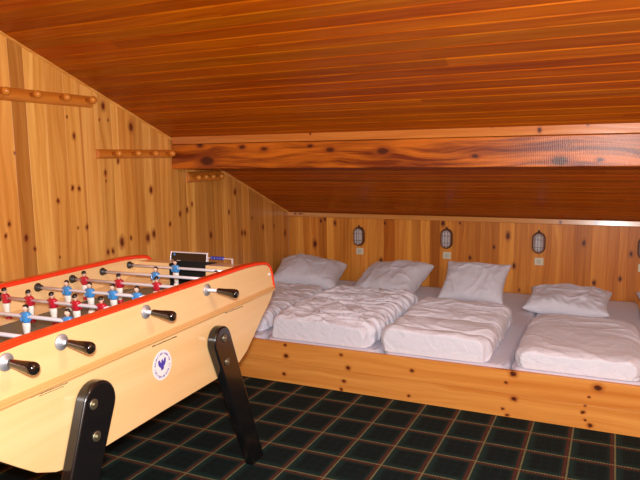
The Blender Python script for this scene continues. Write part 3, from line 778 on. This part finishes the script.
# legs
def leg(sx, sy, tc, zc, fc, wt, b2, wf=.050):
    """plank leg: top centre (tc, zc), foot centre fc at z=0"""
    top = Vector((tc, zc)); foot = Vector((fc, 0.0)); d = (foot-top).normalized(); nrm = Vector((-d.y, d.x))
    pts = []
    for k2 in range(13):
        a = math.pi*k2/12; pts.append(top + nrm*wt*math.cos(a) - d*wt*math.sin(a))
    # foot, cut flat on the floor
    pL = top-nrm*wt; pR = top+nrm*wt
    fL = foot-nrm*wf; fR = foot+nrm*wf
    def tofloor(a, b): t = a.y/(a.y-b.y) if a.y != b.y else 1; return a+(b-a)*t
    pts.append(tofloor(pL, fL)); pts.append(tofloor(pR, fR))
    bm = bmesh.new(); x0, x1 = (.3605, .402)
    prism(bm, [(p.x*sy, p.y) for p in pts], 'x', sx*x0, sx*x1)
    o = obj('leg', bm, M_black, T, bevel=.008, seg=3)
    for c in b2:
        bm = bmesh.new(); yy, zz = c[0]*sy, c[1]
        lathe(bm, [(.402, .0165), (.405, .0165), (.4065, .0135)], 'x', 20, (0, yy, zz)); 
        prism(bm, [(yy+.0065*math.cos(math.pi/3*i), zz+.0065*math.sin(math.pi/3*i)) for i in range(6)], 'x', .4064, .411)
        if sx < 0: bmesh.ops.scale(bm, vec=(-1, 1, 1), verts=bm.verts)
        obj('bolt', bm, M_bolt, o)
    return o
for sx in (1, -1):
    leg(sx, 1, .328, .630, .592, .062, ((.334, .642), (.349, .540)))
    leg(sx, -1, .372, .636, .620, .068, ((.404, .644), (.400, .543)))
T['state'] = 'used'

# player figures
def player_mesh(shirt):
    """origin on the rod axis; faces along +y"""
    bm = bmesh.new()
    def loft(secs, mi, seg=14):
        rings = []
        for z, rx, ry, oy in secs:
            rings.append([bm.verts.new((rx*math.cos(2*math.pi*k/seg), oy+ry*math.sin(2*math.pi*k/seg), z)) for k in range(seg)])
        for A, B in zip(rings, rings[1:]):
            for k in range(seg):
                f = bm.faces.new((A[k], A[(k+1) % seg], B[(k+1) % seg], B[k])); f.smooth = True; f.material_index = mi
        bm.faces.new(rings[0][::-1]).material_index = mi; bm.faces.new(rings[-1]).material_index = mi
    # shirt / torso with shoulders
    loft([(-.022, .0125, .009, 0), (-.014, .0125, .0105, 0), (-.002, .0140, .0115, 0), (.008, .0165, .0105, 0), (.0125, .0150, .009, 0), (.0150, .007, .006, 0)], 0)
    # arms hugging the sides
    for s in (1, -1):
        R_ = []
        for (x, y, z, r) in ((.0145, 0, .010, .0048), (.0178, 0, .003, .0050), (.0182, .001, -.006, .0044), (.0155, .003, -.014, .0036), (.0150, .004, -.018, .0024)):
            R_.append([bm.verts.new((s*x+r*math.cos(2*math.pi*k/8), y+r*math.sin(2*math.pi*k/8), z)) for k in range(8)])
        for A, B in zip(R_, R_[1:]):
            for k in range(8): f = bm.faces.new((A[k], A[(k+1) % 8], B[(k+1) % 8], B[k])); f.smooth = True; f.material_index = 0
        bm.faces.new(R_[0]); bm.faces.new(R_[-1][::-1])
    # shorts and legs
    loft([(-.020, .0130, .0095, 0), (-.030, .0138, .0100, 0), (-.040, .0125, .0095, 0), (-.050, .0105, .0085, 0), (-.062, .0090, .0075, 0), (-.070, .0085, .0072, 0)], 1)
    # boots (one block with toe)
    loft([(-.069, .0095, .0080, .001), (-.074, .0105, .0110, .003), (-.080, .0110, .0120, .003), (-.083, .0100, .0110, .003)], 4 if shirt is M_pblue else 0)
    # neck, head
    loft([(.013, .0042, .0042, 0), (.018, .0045, .0045, 0), (.020, .0062, .0066, .0005), (.0245, .0078, .0084, .0005), (.029, .0080, .0088, 0), (.033, .0068, .0076, -.0005), (.0362, .003, .004, -.0005)], 2)
    # nose
    loft([(.0235, .0012, .0015, .0090), (.0265, .0014, .0022, .0093), (.029, .0008, .0008, .0088)], 2, 6)
    # hair cap
    loft([(.0265, .0084, .0060, -.0035), (.030, .0088, .0080, -.0018), (.034, .0078, .0084, -.0008), (.0375, .0052, .0058, -.0008), (.0390, .0015, .002, -.0008)], 3)
    me = bpy.data.meshes.new('player'); bmesh.ops.recalc_face_normals(bm, faces=bm.faces); bm.to_mesh(me); bm.free()
    for m in (shirt, M_pwhite, M_pskin, M_phair, M_pwhite): me.materials.append(m)
    return me
PR, PB = player_mesh(M_pred), player_mesh(M_pblue)
M_rl = {'red': (PR, 1), 'blue': (PB, -1)}
rods = {  # k: (team, men x, handle x where the grip starts)
    1: ('red', (.05,), .376), 2: ('red', (-.25, .0), .385), 3: ('blue', (-.17, .020, .202), .40), 4: ('red', (-.290, -.168, -.055, .055, .172), .388),
    5: ('blue', (-.170, -.053, .060, .175, .290), .46), 6: ('red', (-.257, -.070, .123), .410), 7: ('blue', (-.027, .285), .42), 8: ('blue', (-.055,), .40)}
ZR = .848
def rod_parts(k):
    team, men, hx = rods[k]; y = (k-4.5)*.188; s = 1 if team == 'red' else -1
    bm = bmesh.new(); xa, xb = -.340*s, s*(hx+.004)
    lathe(bm, [(min(xa, xb), .0064), (max(xa, xb), .0064)], 'x', 16, (0, y, ZR))
    rod = obj('rod', bm, M_chrome, T)
    # bearings on both walls, outside washers
    for sx in (s,):
        bm = bmesh.new()
        lathe(bm, [(.3602, .0240), (.3635, .0240), (.3655, .0225), (.366, .0115), (.370, .0105), (.371, .007)], 'x', 24, (0, y, ZR))
        if sx < 0: bmesh.ops.scale(bm, vec=(-1, 1, 1), verts=bm.verts)
        obj('washer', bm, M_steel, rod)
    for sx in (1, -1):
        bm = bmesh.new()
        lathe(bm, [(.3268, .018), (.322, .018), (.319, .0125), (.306, .0115), (.305, .0075)], 'x', 20, (0, y, ZR))
        if sx < 0: bmesh.ops.scale(bm, vec=(-1, 1, 1), verts=bm.verts)
        obj('bearing', bm, M_dkmetal, rod)
    # rubber bumpers next to the wall
    # grip
    bm = bmesh.new()
    lathe(bm, [(0, .0085), (.002, .0105), (.010, .0115), (.035, .0125), (.065, .0158), (.085, .0175), (.095, .0172), (.102, .0145), (.105, .009), (.1052, .004)], 'x', 24)
    bmesh.ops.scale(bm, vec=(.87*s, 1, 1), verts=bm.verts)
    obj('handle', bm, M_handle, rod, loc=(s*hx, y, ZR), rot=(0, s*R(4.5), 0), smooth=True)
    me, face = M_rl[team]
    for x in men:
        p = bpy.data.objects.new('player', me); C.objects.link(p); p.parent = rod
        p.scale = (1.15, 1.1, 1.04); p.location = (x, y, ZR); p.rotation_euler = (R(4)*math.sin(k*2.1), 0, 0 if face > 0 else math.pi)
        p['label'] = 'small football player figure in %s shirt and white shorts' % team
for k_ in range(1, 9): rod_parts(k_)
del T['state']
